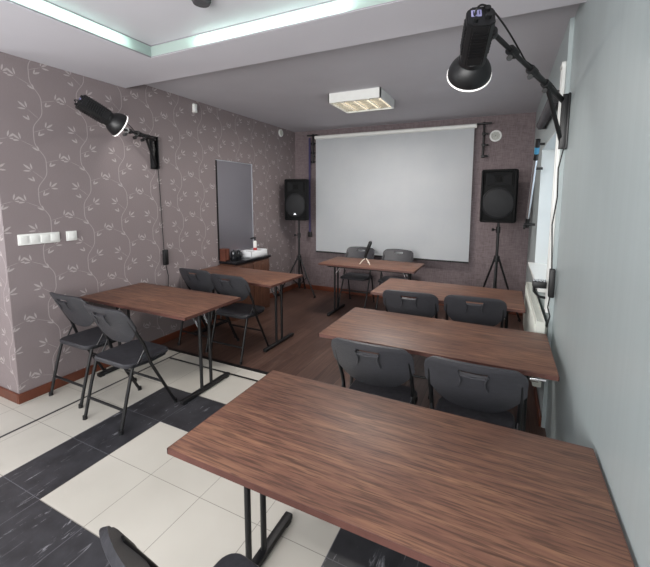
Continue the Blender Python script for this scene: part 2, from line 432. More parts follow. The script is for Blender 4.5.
# soffit with the rectangular tray
TX0, TX1, TY0, TY1 = .889, 3.05, -2.3, .532
sf = MB(); H = .30
zc = Z1+H/2
sf.box(((XL+TX0-.07)/2, (YR+YS)/2, zc), (TX0-.07-XL, YS-YR, H)); sf.box((TX0-.035, (YR+TY0)/2, zc), (.07, TY0-YR, H)); sf.box((TX0-.035, (TY1+.07+YS)/2, zc), (.07, YS-TY1-.07, H)); sf.box((TX0-.035, (TY0+TY1+.07)/2, Z1+.004), (.07, TY1+.07-TY0, .008)); sf.box(((TX1+4.1)/2, (YR+YS)/2, zc), (4.1-TX1, YS-YR, H))
sf.box(((TX0+TX1)/2, (TY1+.07+YS)/2, zc), (TX1-TX0, YS-TY1-.07, H)); sf.box(((TX0+TX1)/2, (YR+TY0)/2, zc), (TX1-TX0, TY0-YR, H))
# narrow ledges under the light boxes, then the tray's own ceiling
sf.box(((TX0+TX1)/2, TY1+.035, Z1+.004), (TX1-TX0, .07, .008))
struct('ceiling_soffit', sf, 'soffit')
struct('ceiling_tray', MB().box(((TX0+TX1)/2, (TY0+TY1)/2, Z3+.02), (TX1-TX0, TY1-TY0-.006, .04)), 'soffit')
# the light boxes: frosted panes with tubes in the cavity behind
def cove(label, axis):
    r = empty('cove_light', ((TX0+TX1)/2, TY1, Z1) if axis == 'x' else (TX0, (TY0+TY1)/2, Z1), 0, label, 'light', 'cove lights of the ceiling tray')
    L = (TX1-TX0) if axis == 'x' else (TY1-TY0)
    return r, L
r, L = cove('frosted green glass strip light along the far edge of the ceiling tray', 'x')
MB().box((0, .006, .045), (L, .006, .074)).build('glass_panel', 'frosted_glass', r, smooth=False)
for z in (.004, .085): MB().box((0, .002, z), (L, .010, .005)).build('trim_strip', 'cove_trim', r, smooth=False)
mid = (TX0+TX1)/2
MB().cyl((1.36-mid, .045, .045), (2.52-mid, .045, .045), .009).build('light_tube', 'tube_light', r)
r, L = cove('frosted green glass strip light along the left edge of the ceiling tray', 'y')
r.location.x = TX0
MB().box((-.0-.0+.006, 0, .045), (.006, L, .074)).build('glass_panel', 'frosted_glass', r, smooth=False)
for z in (.004, .085): MB().box((.010, 0, z), (.010, L, .005)).build('trim_strip', 'cove_trim', r, smooth=False)
midy = (TY0+TY1)/2
MB().cyl((-.045, -2.1-midy, .045), (-.045, .33-midy, .045), .009).build('light_tube', 'tube_light', r)

# baseboards
def base(name, x0, y0, x1, y1):
    b = MB(); b.box(((x0+x1)/2, (y0+y1)/2, .04), (abs(x1-x0), abs(y1-y0), .08), bev=.005); struct(name, b, 'baseboard_wood')
base('baseboard_left', 0, YC-.015, .016, 2.10)
base('baseboard_left_far', 0, 2.86, .016, YB)
base('baseboard_left_return', XL, YC-.016, 0, YC)
base('baseboard_back', 0.016, YB-.016, XR, YB)
base('baseboard_right', XR-.016, YE, XR, YB-.02)

# ------------------------------------------------------------------ tables
def table(cx, cy, L, D, rz, label, H=.74, foot=.53):
    r = empty('folding_table', (cx, cy, 0), rz, label, 'table', 'walnut topped folding tables')
    MB().box((0, 0, H-.0125), (L, D, .023), bev=.003).build('tabletop', 'walnut', r, loc=None)
    e = MB(); ez = H-.0135
    for s in (-1, 1):
        e.box((0, s*(D/2), ez), (L+.004, .004, .022)); e.box((s*(L/2), 0, ez), (.004, D+.004, .022))
    e.build('edge_band', 'walnut_edge', r, smooth=False)
    f = MB()
    for s in (-1, 1): f.box((0, s*(D/2-.11), H-.042), (L-.16, .025, .032), bev=.002)
    f.build('underframe', 'black_metal', r)
    for s in (-1, 1):
        x = s*(L/2-.125)
        b = MB()
        for y in (-.052, .052): b.cyl((x, y, .03), (x, y, H-.03), .0135)
        b.box((x, 0, H-.045), (.04, D-.18, .035), bev=.003)
        lg = b.build('leg', 'black_metal', r)
        b = MB(); b.box((x, 0, .0225), (.042, foot, .03), bev=.006)
        for y in (-1, 1): b.box((x, y*(foot/2-.03), .004), (.036, .04, .008))
        b.build('foot', 'black_plastic', lg)
        for y in (-.052, .052):
            MB().tube([(x, y, H-.20), (x-s*.05, y, H-.13), (x-s*.10, y, H-.032)], .0065, 8).build('brace', 'chrome', lg)
    return r
table((2.338+3.702)/2, -.313, 1.362, .636, 0, 'large walnut table nearest the camera, filling the lower right of the view')
table((2.317+3.662)/2, .868, 1.347, .628, 0, 'walnut table directly behind the nearest one, its right end shading the grey wall')
table((2.266+3.565)/2, 2.016, 1.30, .66, 0, 'walnut table in the right row beside the radiator, in front of the right loudspeaker')
table((1.125+2.425)/2, 3.10, 1.30, .62, 0, 'walnut table at the front under the projection screen with a microphone on it')
table(.650, .70, 1.28, .61, 0, 'walnut table by the left wall standing on the pale tiles')
table(.662, 1.785, 1.27, .585, math.radians(-1.5), 'walnut table by the left wall in front of the sink counter')

# ------------------------------------------------------------------ chairs (local +Y = the way the sitter faces)
def make_chair():
    r = empty('folding_chair')
    # seat: moulded slab with rounded outline, slightly dished
    def slab(mb, hw, y0, y1, z, th, rad, dish=.0):
        pts = []
        for cx_, cy_, a0 in ((hw-rad, y1-rad, 0), (-hw+rad, y1-rad, 90), (-hw+rad, y0+rad, 180), (hw-rad, y0+rad, 270)):
            for k in range(7):
                a = math.radians(a0+k*15); pts.append((cx_+rad*math.cos(a), cy_+rad*math.sin(a)))
        rings = []
        for f, dz in ((.0, -th), (1., -th), (1.03, -th*.6), (1.03, -th*.25), (.99, 0), (.85, -.003), (.5, -dish), (.0, -dish)):
            cyc = (y0+y1)/2
            if f == 0: rings.append([mb.bm.verts.new((0, cyc, z+dz))])
            else: rings.append([mb.bm.verts.new((x*f, cyc+(y-cyc)*f, z+dz)) for x, y in pts])
        for A, B in zip(rings, rings[1:]):
            n = max(len(A), len(B))
            for k in range(n):
                k2 = (k+1) % n
                if len(A) == 1: mb.bm.faces.new((A[0], B[k], B[k2]))
                elif len(B) == 1: mb.bm.faces.new((A[k], A[k2], B[0]))
                else: mb.bm.faces.new((A[k], A[k2], B[k2], B[k]))
    m = MB(); slab(m, .195, -.15, .205, .455, .032, .055, .008); m.build('seat', 'charcoal_plastic', r)
    # backrest: shield-shaped curved shell with a handle slot
    def line(z): # rear plane of the back frame
        return -.03 + (z-.57)/(.84-.57)*(-.135)
    HW = .233; NU, NV = 36, 22
    xs = sorted(set([-1+2*i/NU for i in range(NU+1)] + [-.26, .26, -.98, .98, -.965, .965]))
    bm = bmesh.new(); grid = []
    for u in xs:
        colv = []
        au = abs(u)
        top = .862 - .012*au**2 - (.058*(1-math.sqrt(max(0, 1-((au-.76)/.24)**2))) if au > .76 else 0)
        bot = .570 + .135*au**3.0
        for j in range(NV+1):
            v = j/NV; z = bot+(top-bot)*v
            y = line(z) - .046*(1-u*u) - .002
            if v > .93: y += .006*((v-.93)/.07)
            colv.append(bm.verts.new((u*HW, y, z)))
        grid.append(colv)
    for i in range(len(xs)-1):
        for j in range(NV):
            uc = (xs[i]+xs[i+1])/2; vc = (j+.5)/NV
            if abs(uc) < .27 and .79 < vc < .88: continue
            bm.faces.new((grid[i][j], grid[i+1][j], grid[i+1][j+1], grid[i][j+1]))
    bmesh.ops.recalc_face_normals(bm, faces=bm.faces)
    if sum(f.normal.y for f in bm.faces) > 0: bmesh.ops.reverse_faces(bm, faces=bm.faces)
    g = bmesh.ops.solidify(bm, geom=list(bm.faces), thickness=.016)
    mb = MB(); mb.bm.free(); mb.bm = bm
    bk = mb.build('backrest', 'charcoal_plastic', r)
    # raised grip ridges beside and under the slot, on the rear face
    b = MB()
    for s in (-1, 1):
        pts = []
        for k in range(9):
            z = .815-.09*k/8; x = s*(.066 - .012*math.sin(PI*k/8))
            pts.append((x, line(z)-.058, z))
        b.tube(pts, .0045, 6)
    b.tube([(-.058, line(.79)-.057, .796), (0, line(.79)-.062, .793), (.058, line(.79)-.057, .796)], .004, 6)
    b.build('hand_grip', 'charcoal_plastic', bk)
    for s in (-1, 1):
        x = s*.210
        b = MB(); b.tube([(x, .215, .008), (x, .02, .405), (x, -.03, .57), (x*1.0, -.095, .70), (x*.98, -.132, .775)], .0115, 10)
        b.lathe([(0, 0), (.016, 0), (.014, .03), (0, .03)], Matrix.Translation((x, .216, 0)), 12)
        b.build('leg', 'black_metal', r)
        x = s*.200
        b = MB(); b.tube([(x, -.225, .008), (x, -.165, .25), (x*.99, -.115, .425)], .0115, 10)
        b.lathe([(0, 0), (.016, 0), (.014, .03), (0, .03)], Matrix.Translation((x, -.226, 0)), 12)
        b.build('leg', 'black_metal', r)
        b = MB(); b.tube([(s*.20, -.115, .43), (s*.205, .03, .42), (s*.20, .15, .425)], .008, 8)
        b.tube([(s*.208, -.02, .53), (s*.20, -.075, .44)], .006, 8)
        b.build('hinge_bracket', 'black_metal', r)
    b = MB(); b.tube([(-.2, -.190, .15+.0), (.2, -.190, .15)], .0095, 8)
    b.build('stretcher', 'black_metal', r)
    b = MB(); b.tube([(-.21, .108, .225), (.21, .108, .225)], .0095, 8); b.build('stretcher', 'black_metal', r)
    return r
CH = make_chair(); used = False
def chair(x, y, rz, label):
    global used
    c = CH if not used else copy_tree(CH); used = True
    c.location = (x, y, 0); c.rotation_euler = (0, 0, math.radians(rz))
    tag(c, label, 'chair', 'charcoal folding chairs'); return c
chair(.868, .24, 0, 'charcoal folding chair fully in view on the tiles, its feet on the black band')
chair(.285, .315, 0, 'charcoal folding chair closest to the left wall under the light switches')
chair(.915, 1.42, 0, 'charcoal folding chair pulled up to the table before the sink counter, on the aisle side')
chair(.40, 1.49, 0, 'charcoal folding chair next to the left wall, at the table before the sink counter')
chair(2.755, .45, 1, 'charcoal folding chair behind the nearest table, left of its pair, seen from behind')
chair(3.28, .44, 0, 'charcoal folding chair behind the nearest table, right of its pair, beside the grey wall')
chair(2.69, 1.585, 3, 'charcoal folding chair at the radiator table, left of its pair, only its backrest showing')
chair(3.19, 1.65, 3, 'charcoal folding chair at the radiator table, right of its pair, only its backrest showing')
chair(1.39, 3.53, 180, 'charcoal folding chair under the screen facing the room, behind the microphone')
chair(1.98, 3.54, 180, 'charcoal folding chair under the screen facing the room, right of the microphone')
chair(2.775, -.84, -6, 'charcoal folding chair cut off by the bottom edge of the view at the nearest table')

# ------------------------------------------------------------------ projection screen
sc = empty('projection_screen', (1.7, 3.94, .71), 0, 'large white pull-down projection screen hanging on the back wall', 'projection screen')
x0, x1 = .468-1.7, 2.945-1.7
m = MB(); n = 24; zt, zb = 2.60-.71, 0.0
bm = m.bm; A = []
for i in range(n+1):
    x = x0+(x1-x0)*i/n; A.append([bm.verts.new((x, .006*math.sin(i*.9)*(j/6), zt+(zb-zt)*j/6)) for j in range(7)])
for i in range(n):
    for j in range(6): bm.faces.new((A[i][j], A[i+1][j], A[i+1][j+1], A[i][j+1]))
bmesh.ops.solidify(bm, geom=list(bm.faces), thickness=.002)
m.build('screen_fabric', 'screen', sc)
MB().cyl((x0-.01, .0, zt+.012), (x1+.03, .0, zt+.012), .030).build('roller', 'white_plastic', sc)
MB().box(((x0+x1)/2, .0, zb-.006), (x1-x0, .02, .022), bev=.006).build('bottom_bar', 'black_plastic', sc)

def clamp_stand(x, z, label, w):
    r = empty('screen_clamp', (x, 3.95, z), 0, label, 'clamp', 'black clamps holding the screen roller')
    MB().cyl((0, .02, -.42), (0, .02, .06), .014).build('post', 'black_metal', r)
    MB().cyl((-.09, -.01, .035), (.10, -.01, .035), .013).build('arm', 'black_metal', r)
    for dz in (-.10, -.25, -.40):
        b = MB(); b.cyl((-.02, .0, dz), (.065, -.0, dz), .012); b.box((0, .01, dz), (.045, .05, .04), bev=.006); b.build('clamp_knob', 'black_plastic', r)
    b = MB(); b.cyl((0, .02, 0), (0, .088, 0), .012); b.build('wall_fixing', 'black_metal', r); MB().cyl((0, .02, -.3), (0, .088, -.3), .012).build('wall_fixing', 'black_metal', r)
    return r
clamp_stand(3.066, 2.60, 'black clamp post holding the right end of the screen roller', 1)
clamp_stand(.395, 2.62, 'black clamp post holding the left end of the screen roller', -1)
st = empty('hanging_strap', (.335, 3.965, 2.62), 0, 'dark violet strap hanging left of the projection screen', 'strap')
MB().box((0, 0, -.80), (.035, .006, 1.60)).build('webbing', 'navy_strap', st)
MB().box((0, -.0, -1.63), (.075, .03, .09), bev=.012).build('buckle', 'black_plastic', st)

# ------------------------------------------------------------------ loudspeakers on stands
def loudspeaker(x, y, z, rz, label, wide=1.):
    r = empty('loudspeaker', (x, y, z), rz, label, 'loudspeaker', 'loudspeakers beside the screen')
    W, Hh, D = .41, .66, .36
    # body: tapered trapezoid plan (front at -Y)
    poly = [(-W/2, -D/2), (W/2, -D/2), (W/2, -.02), (W*.30, D/2), (-W*.30, D/2), (-W/2, -.02)]
    m = MB(); m.prism(poly, Matrix.Translation((0, 0, 0)), Hh)
    bmesh.ops.bevel(m.bm, geom=list(m.bm.edges), offset=.022, segments=3, affect='EDGES', profile=.5)
    body = m.build('cabinet', 'speaker_plastic', r)
    f = -D/2
    # moulded bezel around the front
    b = MB()
    for s in (-1, 1): b.box((s*(W/2-.016), f-.008, Hh/2), (.026, .03, Hh-.03), bev=.009)
    b.box((0, f-.008, Hh-.018), (W-.02, .03, .028), bev=.009); b.box((0, f-.008, .016), (W-.02, .03, .026), bev=.009)
    b.build('bezel', 'speaker_plastic', r)
    # woofer grille: shallow dome
    Mx = Matrix.Translation((0, f, .245)) @ Euler((PI/2, 0, 0)).to_matrix().to_4x4()
    b = MB(); b.lathe([(.186, -.005), (.192, .012), (.178, .020), (.174, .014), (.12, .026), (.05, .032), (0, .033)], Mx, 40)
    b.build('woofer_grille', 'speaker_grille', r)
    b = MB(); b.lathe([(.186, .010), (.196, .013), (.196, .004), (.186, .004)], Mx, 40); b.build('woofer_ring', 'speaker_plastic', r)
    # horn: flared recess with two fins
    b = MB()
    hz = .535
    b.quad((-.145, f-.012, hz-.075), (-.05, f-.001, hz-.035), (-.05, f-.001, hz+.035), (-.145, f-.012, hz+.075))
    b.quad((.145, f-.012, hz-.075), (.05, f-.001, hz-.035), (.05, f-.001, hz+.035), (.145, f-.012, hz+.075))
    b.quad((-.145, f-.012, hz+.075), (-.05, f-.001, hz+.035), (.05, f-.001, hz+.035), (.145, f-.012, hz+.075))
    b.quad((-.145, f-.012, hz-.075), (-.05, f-.001, hz-.035), (.05, f-.001, hz-.035), (.145, f-.012, hz-.075))
    bmesh.ops.solidify(b.bm, geom=list(b.bm.faces), thickness=.004)
    b.build('horn', 'speaker_grille', r)
    b = MB(); b.lathe([(0, .004), (.03, .004), (.034, 0)], Matrix.Translation((0, f, hz)) @ Euler((PI/2, 0, 0)).to_matrix().to_4x4(), 20); b.build('tweeter', 'horn_black', r)
    for s in (-1, 1): MB().box((s*.165, f-.004, hz), (.020, .008, .13), bev=.004).build('vent', 'horn_black', r)
    b = MB(); b.cyl((0, 0, -.003), (0, 0, .02), .030); b.build('pole_socket', 'black_metal', r)
    r.scale = (wide, 1, 1)
    return r, body
def speaker_stand(x, y, top, hub, rot, label, spread=.42):
    r = empty('speaker_stand', (x, y, 0), 0, label, 'stand', 'tripod speaker stands')
    MB().cyl((0, 0, .10), (0, 0, hub+.38), .018).build('lower_tube', 'black_metal', r)
    MB().cyl((0, 0, hub+.36), (0, 0, top), .0145).build('upper_tube', 'black_metal', r)
    b = MB(); b.cyl((0, 0, hub+.34), (0, 0, hub+.42), .027); b.cyl((0, 0, hub+.38), (-.06, -.02, hub+.38), .008); b.cyl((-.05, -.018, hub+.38), (-.075, -.024, hub+.38), .018)
    b.build('height_lock', 'black_plastic', r)
    MB().cyl((0, 0, hub-.035), (0, 0, hub+.04), .036).build('hub', 'black_plastic', r)
    MB().cyl((0, 0, .15), (0, 0, .20), .030).build('lower_collar', 'black_plastic', r)
    for k in range(3):
        a = rot+k*2*PI/3; c, s = math.cos(a), math.sin(a)
        lg = MB().tube([(c*.03, s*.03, hub), (c*spread*.5, s*spread*.5, hub*.5+.012), (c*spread, s*spread, .02)], .0125, 10).build('leg', 'black_metal', r)
        MB().cyl((c*(spread-.01), s*(spread-.01), .0), (c*(spread+.0), s*(spread+.0), .035), .018).build('rubber_foot', 'black_plastic', lg)
        MB().cyl((c*.025, s*.025, .175), (c*spread*.5, s*spread*.5, hub*.5+.006), .0075).build('brace', 'black_metal', lg)
    return r
loudspeaker(3.315, 3.60, 1.320, math.radians(-6), 'large black loudspeaker on a tripod right of the screen')
sp, bod = loudspeaker(.30, 3.66, 1.255, math.radians(14), 'black loudspeaker with a small silver badge, in the left corner by the screen', .88)
b = MB(); b.prism([(-.028, -.012), (.028, -.012), (0, .020)], Matrix.Translation((0, -.212, .105)) @ Euler((PI/2, 0, 0)).to_matrix().to_4x4(), .003)
b.build('badge', 'silver', sp, smooth=False)
speaker_stand(3.315, 3.60, 1.316, .84, math.radians(-95), 'black tripod stand carrying the right loudspeaker, behind the radiator table', .35)
speaker_stand(.30, 3.66, 1.25, .62, math.radians(-15), 'black tripod stand carrying the left loudspeaker in the corner', .36)

# ------------------------------------------------------------------ sink corner
mr = empty('wall_mirror', (.0, 2.47, .80), 0, 'tall grey frameless mirror on the left wall above the sink counter', 'mirror')
MB().box((.009, 0, .645), (.012, .70, 1.29)).build('glass', 'mirror', mr, smooth=False)
MB().box((.0095, .353, .645), (.019, .008, 1.29)).build('edge_strip', 'silver', mr, smooth=False)
MB().box((.0095, 0, 1.294), (.019, .714, .008)).build('edge_strip', 'silver', mr, smooth=False)
MB().box((.0095, -.353, .645), (.019, .008, 1.29)).build('edge_strip', 'black_metal', mr, smooth=False)
ct = empty('sink_cabinet', (.010, 2.495, 0), 0, 'narrow wood cabinet with a black top below the grey mirror', 'cabinet')
MB().box((.125, 0, .375), (.25, .74, .75)).build('body', 'cabinet_wood', ct, smooth=False)
MB().box((.254, -.185, .385), (.012, .362, .70), bev=.002).build('door', 'cabinet_wood', ct)
MB().box((.254, .185, .385), (.012, .362, .70), bev=.002).build('door', 'cabinet_wood', ct)
MB().box((.14, 0, .77), (.285, .76, .035), bev=.003).build('countertop', 'black_stone', ct)
sk = empty('basin', (.155, 2.645, .7885), 0, 'small white rectangular basin on the black counter top', 'basin')
m = MB()
m.box((0, 0, .008), (.22, .36, .012)); 
for s in (-1, 1): m.box((s*.104, 0, .045), (.012, .36, .086), bev=.004); m.box((0, s*.174, .045), (.22, .012, .086), bev=.004)
m.box((0, .0, .080), (.21, .11, .016), bev=.003)
m.build('bowl', 'white_ceramic', sk)
fc = MB(); fc.cyl((0, .03, .085), (0, .03, .25), .014); fc.cyl((0, .03, .15), (.0, .12, .145), .010)
fc.build('faucet', 'chrome', sk)
MB().box((0, 0, .256), (.022, .11, .016), bev=.004).build('faucet_lever', 'black_plastic', sk)
sd = empty('soap_bottle', (.20, 2.625, .8785), 0, 'white and red pump bottle with a black head standing on the basin', 'bottle')
MB().lathe([(0, 0), (.024, 0), (.026, .02), (.026, .12), (.012, .135), (0, .135)]).build('bottle_body', 'white_plastic', sd)
MB().lathe([(.0262, .002), (.0268, .004), (.0268, .035), (.0262, .037)]).build('label_band', 'red_plastic', sd)
b = MB(); b.cyl((0, 0, .13), (0, 0, .175), .010); b.box((0, -.02, .178), (.018, .065, .014), bev=.004); b.build('pump', 'black_plastic', sd)
bx = empty('wooden_box', (.06, 2.165, .7885), 0, 'brown wooden box standing at the near end of the black counter', 'box')
m = MB(); m.box((0, 0, .006), (.10, .075, .012))
for s in (-1, 1): m.box((s*.046, 0, .075), (.008, .075, .15)); m.box((0, s*.034, .075), (.1, .008, .15))
m.build('sides', 'brown_box', bx, smooth=False)
MB().box((0, 0, .153), (.106, .08, .010), bev=.002).build('lid', 'brown_box', bx)
for (x, y, h, lab) in ((.12, 2.27, .115, 'dark glass jug on the black counter next to the wooden box'), (.11, 2.38, .10, 'dark glass jug on the black counter next to the white basin')):
    j = empty('glass_jug', (x, y, .7885), 0, lab, 'jug', 'dark jugs on the counter')
    MB().lathe([(0, 0), (.030, 0), (.036, .01), (.036, h*.75), (.028, h), (.025, h), (.033, h*.7), (.032, .012), (0, .01)]).build('vessel', 'dark_glass', j)
    MB().tube([(.030, .0, h*.85), (.058, 0, h*.8), (.060, 0, h*.4), (.034, 0, h*.25)], .005, 8).build('handle', 'black_plastic', j)
    MB().lathe([(0, h), (.029, h), (.029, h+.008), (.008, h+.012), (.006, h+.022), (0, h+.022)]).build('lid', 'black_plastic', j)

# ------------------------------------------------------------------ microphone
mc = empty('microphone', (1.735, 2.985, .742), 0, 'black microphone on a small tripod with pale legs standing on the front table', 'microphone')
for k in range(3):
    a = math.radians(-150+k*120); MB().tube([(0, 0, .085), (.045*math.cos(a), .045*math.sin(a), .05), (.085*math.cos(a), .085*math.sin(a), .004)], .006, 8).build('leg', 'cream_leg', mc)
MB().cyl((0, 0, .075), (0, 0, .12), .012).cyl((0, 0, .115), (.015, -.01, .15), .010).build('stem', 'black_metal', mc)
mb_ = MB(); mb_.lathe([(0, -.11), (.016, -.11), (.020, -.06), (.023, .02), (.024, .03), (.024, .10), (.016, .118), (0, .122)], frame_from((.028, -.01, .20), (.065, -.01, .30)), 20)
mb_.build('body', 'black_plastic', mc)

# ------------------------------------------------------------------ studio flash lamps on wall arms
def flash_lamp(plate, side, rear, rim, elbow, label, roll_up=(0, 0, 1), tagpanel=False):
    """plate: centre of wall plate; side: +1 when the wall is on the +X side"""
    r = empty('studio_flash', plate, 0, label, 'studio light', 'studio flash lamps on wall arms')
    P = Vector(plate); L = lambda v: Vector(v)-P
    inw = -side
    b = MB(); b.box((inw*.006, 0, 0), (.012, .085, .34), bev=.003)
    for s in (-1, 1): b.box((inw*.025, s*.032, 0), (.035, .008, .33), bev=.002)
    for z in (-.14, .14): b.cyl((inw*.012, 0, z), (inw*.02, 0, z), .010)
    b.build('wall_plate', 'black_metal', r)
    top = Vector((inw*.035, 0, .13)); e = L(elbow); d = (e-top)
    j = top+d*.30
    MB().cyl(top, top+d*.55, .0155).build('boom', 'black_metal', r)
    MB().cyl(top+d*.50, e, .0115).build('inner_boom', 'black_metal', r)
    MB().cyl((inw*.03, 0, -.13), j, .0125).build('strut', 'black_metal', r)
    for k, off in ((.30, .045), (.52, .05), (.78, .04)):
        b = MB(); c = top+d*k; b.cyl(c-d.normalized()*.028, c+d.normalized()*.028, .024)
        b.cyl(c, c+Vector((inw*.01, -.03, -.04)), .007); b.cyl(c+Vector((inw*.01, -.03, -.035)), c+Vector((inw*.012, -.055, -.045)), .014)
        b.build('clamp', 'black_plastic', r)
    # head
    F = frame_from(L(rear), L(rim), roll_up); ln = (Vector(rim)-Vector(rear)).length
    hl = ln*.66
    hd = MB(); w2, h2 = .056, .060
    oct_ = []
    for (sx, sy) in ((1, 1), (-1, 1), (-1, -1), (1, -1)):
        cpt = [(sx*w2, sy*(h2-.022)), (sx*(w2-.022), sy*h2)]
        oct_ += cpt if sx*sy > 0 else cpt[::-1]
    hd.prism(oct_, F, hl); bmesh.ops.bevel(hd.bm, geom=list(hd.bm.edges), offset=.005, segments=2, affect='EDGES')
    head = hd.build('housing', 'black_plastic', r)
    g = MB()
    for s in (-1, 1):
        for k in range(9):
            z = hl*(.18+.075*k)
            q = F @ Matrix.Translation((s*(w2+.001), 0, z)); c = MB
            vs = bmesh.ops.create_cube(g.bm, size=1)['verts']; bmesh.ops.transform(g.bm, matrix=q @ Matrix.Diagonal((.006, .062, .007, 1)), verts=vs)
            q = F @ Matrix.Translation((0, s*(h2+.001), z))
            vs = bmesh.ops.create_cube(g.bm, size=1)['verts']; bmesh.ops.transform(g.bm, matrix=q @ Matrix.Diagonal((.062, .006, .007, 1)), verts=vs)
    g.build('cooling_ribs', 'black_metal', head)
    b = MB(); b.lathe([(.050, hl-.01), (.060, hl), (.062, hl+.02), (.052, hl+.03)], F, 28); b.build('mount_ring', 'black_metal', head)
    z0 = hl+.015; R = .102
    prof = [(.050, z0)]+[(.050+(R-.050)*math.sin(k/10*PI/2)**.85, z0+(ln-z0)*(k/10)**1.15) for k in range(1, 11)]
    inner = [(rr-.004, zz) for rr, zz in prof[::-1]]
    b = MB(); b.lathe(prof+inner, F, 40); b.build('reflector', 'black_metal', r)
    b = MB(); b.lathe([(R-.003, ln-.002), (R+.002, ln-.003), (R+.002, ln+.006), (R-.006, ln+.006), (R-.006, ln-.002)], F, 40); b.build('rim', 'flash_diffuser', r)
    b = MB(); b.lathe([(0, ln-.022), (R-.010, ln-.022), (R-.010, ln-.018), (0, ln-.018)], F, 40); b.build('diffuser', 'flash_diffuser', r)
    # bracket from boom end to housing
    att = F @ Vector((0, 0, hl*.45)); dirn = (e-att).normalized()
    b = MB(); b.cyl(att, e, .012); b.cyl(e-Vector((0, .02, 0)), e+Vector((0, .02, 0)), .022); b.cyl(att+dirn*.045, att+dirn*.075, .020)
    b.build('tilt_bracket', 'black_metal', r)
    # rear panel
    b = MB(); q = F @ Matrix.Translation((.018, .014, -.003)) 
    vs = bmesh.ops.create_cube(b.bm, size=1)['verts']; bmesh.ops.transform(b.bm, matrix=q @ Matrix.Diagonal((.040, .034, .004, 1)), verts=vs)
    b.build('display', 'lavender_label', head, smooth=False)
    b = MB()
    for i in range(3):
        q = F @ Matrix.Translation((.018-.012+.012*i, .014, -.0056))
        vs = bmesh.ops.create_cube(b.bm, size=1)['verts']; bmesh.ops.transform(b.bm, matrix=q @ Matrix.Diagonal((.004, .022, .001, 1)), verts=vs)
    b.build('display_marks', 'label_ink', head, smooth=False)
    b = MB()
    for (x, y, rr) in ((-.026, .030, .012), (-.028, -.012, .012), (.022, -.030, .010)):
        c0 = F @ Vector((x, y, .002)); c1 = F @ Vector((x, y, -.016)); MB().cyl(c0, c1, rr).build('knob', 'black_plastic', head)
    # cable along the boom
    a0 = F @ Vector((.028, -.012, -.012)); ctrl = a0+(a0-(F @ Vector((0, 0, hl))))*.12 + Vector((0, 0, .0))
    pts = []
    P0, P1, P2, P3 = a0, a0+(F.to_3x3() @ Vector((0, 0, -1)))*.10, e+Vector((0, .03, .14)), top+d*.62+Vector((0, 0, .016))
    for k in range(17):
        s_ = k/16; pts.append(P0*(1-s_)**3+3*P1*s_*(1-s_)**2+3*P2*s_*s_*(1-s_)+P3*s_**3)
    for k in (.5, .4, .3, .2, .1): pts.append(top+d*k+Vector((0, 0, .022+.006*math.sin(k*40))))
    MB().tube(pts, .0042, 8).build('power_cable', 'black_plastic', r)
    return r
flash_lamp((XN, 1.285, 2.105), 1, (3.247, .22, 2.365), (3.184, .48, 2.232-.012), (3.285, .43, 2.375), 'large black studio flash lamp on a boom arm from the right wall, hanging top right', (0, 0, 1), True)
flash_lamp((0, 1.22, 2.08), -1, (.28, .36, 2.37), (.34, .64, 2.225), (.30, .66, 2.215), 'black studio flash lamp on a boom arm from the vine-papered left wall')

# cables and power bricks hanging below the wall plates
cb = empty('hanging_cable', (0.012, 1.26, 1.9), 0, 'thin black cable with an adapter running down the vine-papered wall', 'cable', 'lamp cables on the walls')
MB().tube([(0, -.0, .02), (.0, .01, -.3), (.002, .015, -.6), (.004, .02, -.855)], .004, 8).build('cord', 'black_plastic', cb)
MB().box((.012, .03, -.94), (.034, .055, .17), bev=.008).build('adapter', 'black_plastic', cb)
MB().tube([(.004, .035, -1.02), (.004, .06, -1.15), (.004, .05, -1.30), (.004, .09, -1.50)], .004, 8).build('cord', 'black_plastic', cb)
cb = empty('hanging_cable', (3.665, 1.25, 1.93), 0, 'thin black cable with an adapter hanging down at the corner of the grey right wall', 'cable', 'lamp cables on the walls')
MB().tube([(.03, .0, .01), (.008, 0, -.12), (.014, 0, -.30), (-.004, 0, -.48), (.004, 0, -.62), (.012, 0, -.77)], .0042, 8).build('cord', 'black_plastic', cb)
MB().box((.017, 0, -.865), (.034, .05, .19), bev=.008).build('adapter', 'black_plastic', cb)
MB().tube([(.012, 0, -.955), (.004, 0, -1.03), (.020, -.0, -1.09), (.008, .01, -1.17)], .0042, 8).build('cord', 'black_plastic', cb)
ps = empty('power_strip', (3.62, 1.34, 1.03), 0, 'dark power strip with pale plugs beside the adapter on the right wall', 'power strip')
MB().box((0, 0, 0), (.085, .05, .045), bev=.006).build('housing', 'black_plastic', ps)
for k in range(4): MB().cyl((-.034+.021*k, 0, .02), (-.034+.021*k, 0, .036), .008).build('plug', 'silver', ps)
MB().tube([(-.035, 0, 0), (-.03, .0, -.05), (0, 0, -.085), (.04, 0, -.09)], .009, 8).build('cord', 'black_plastic', ps)

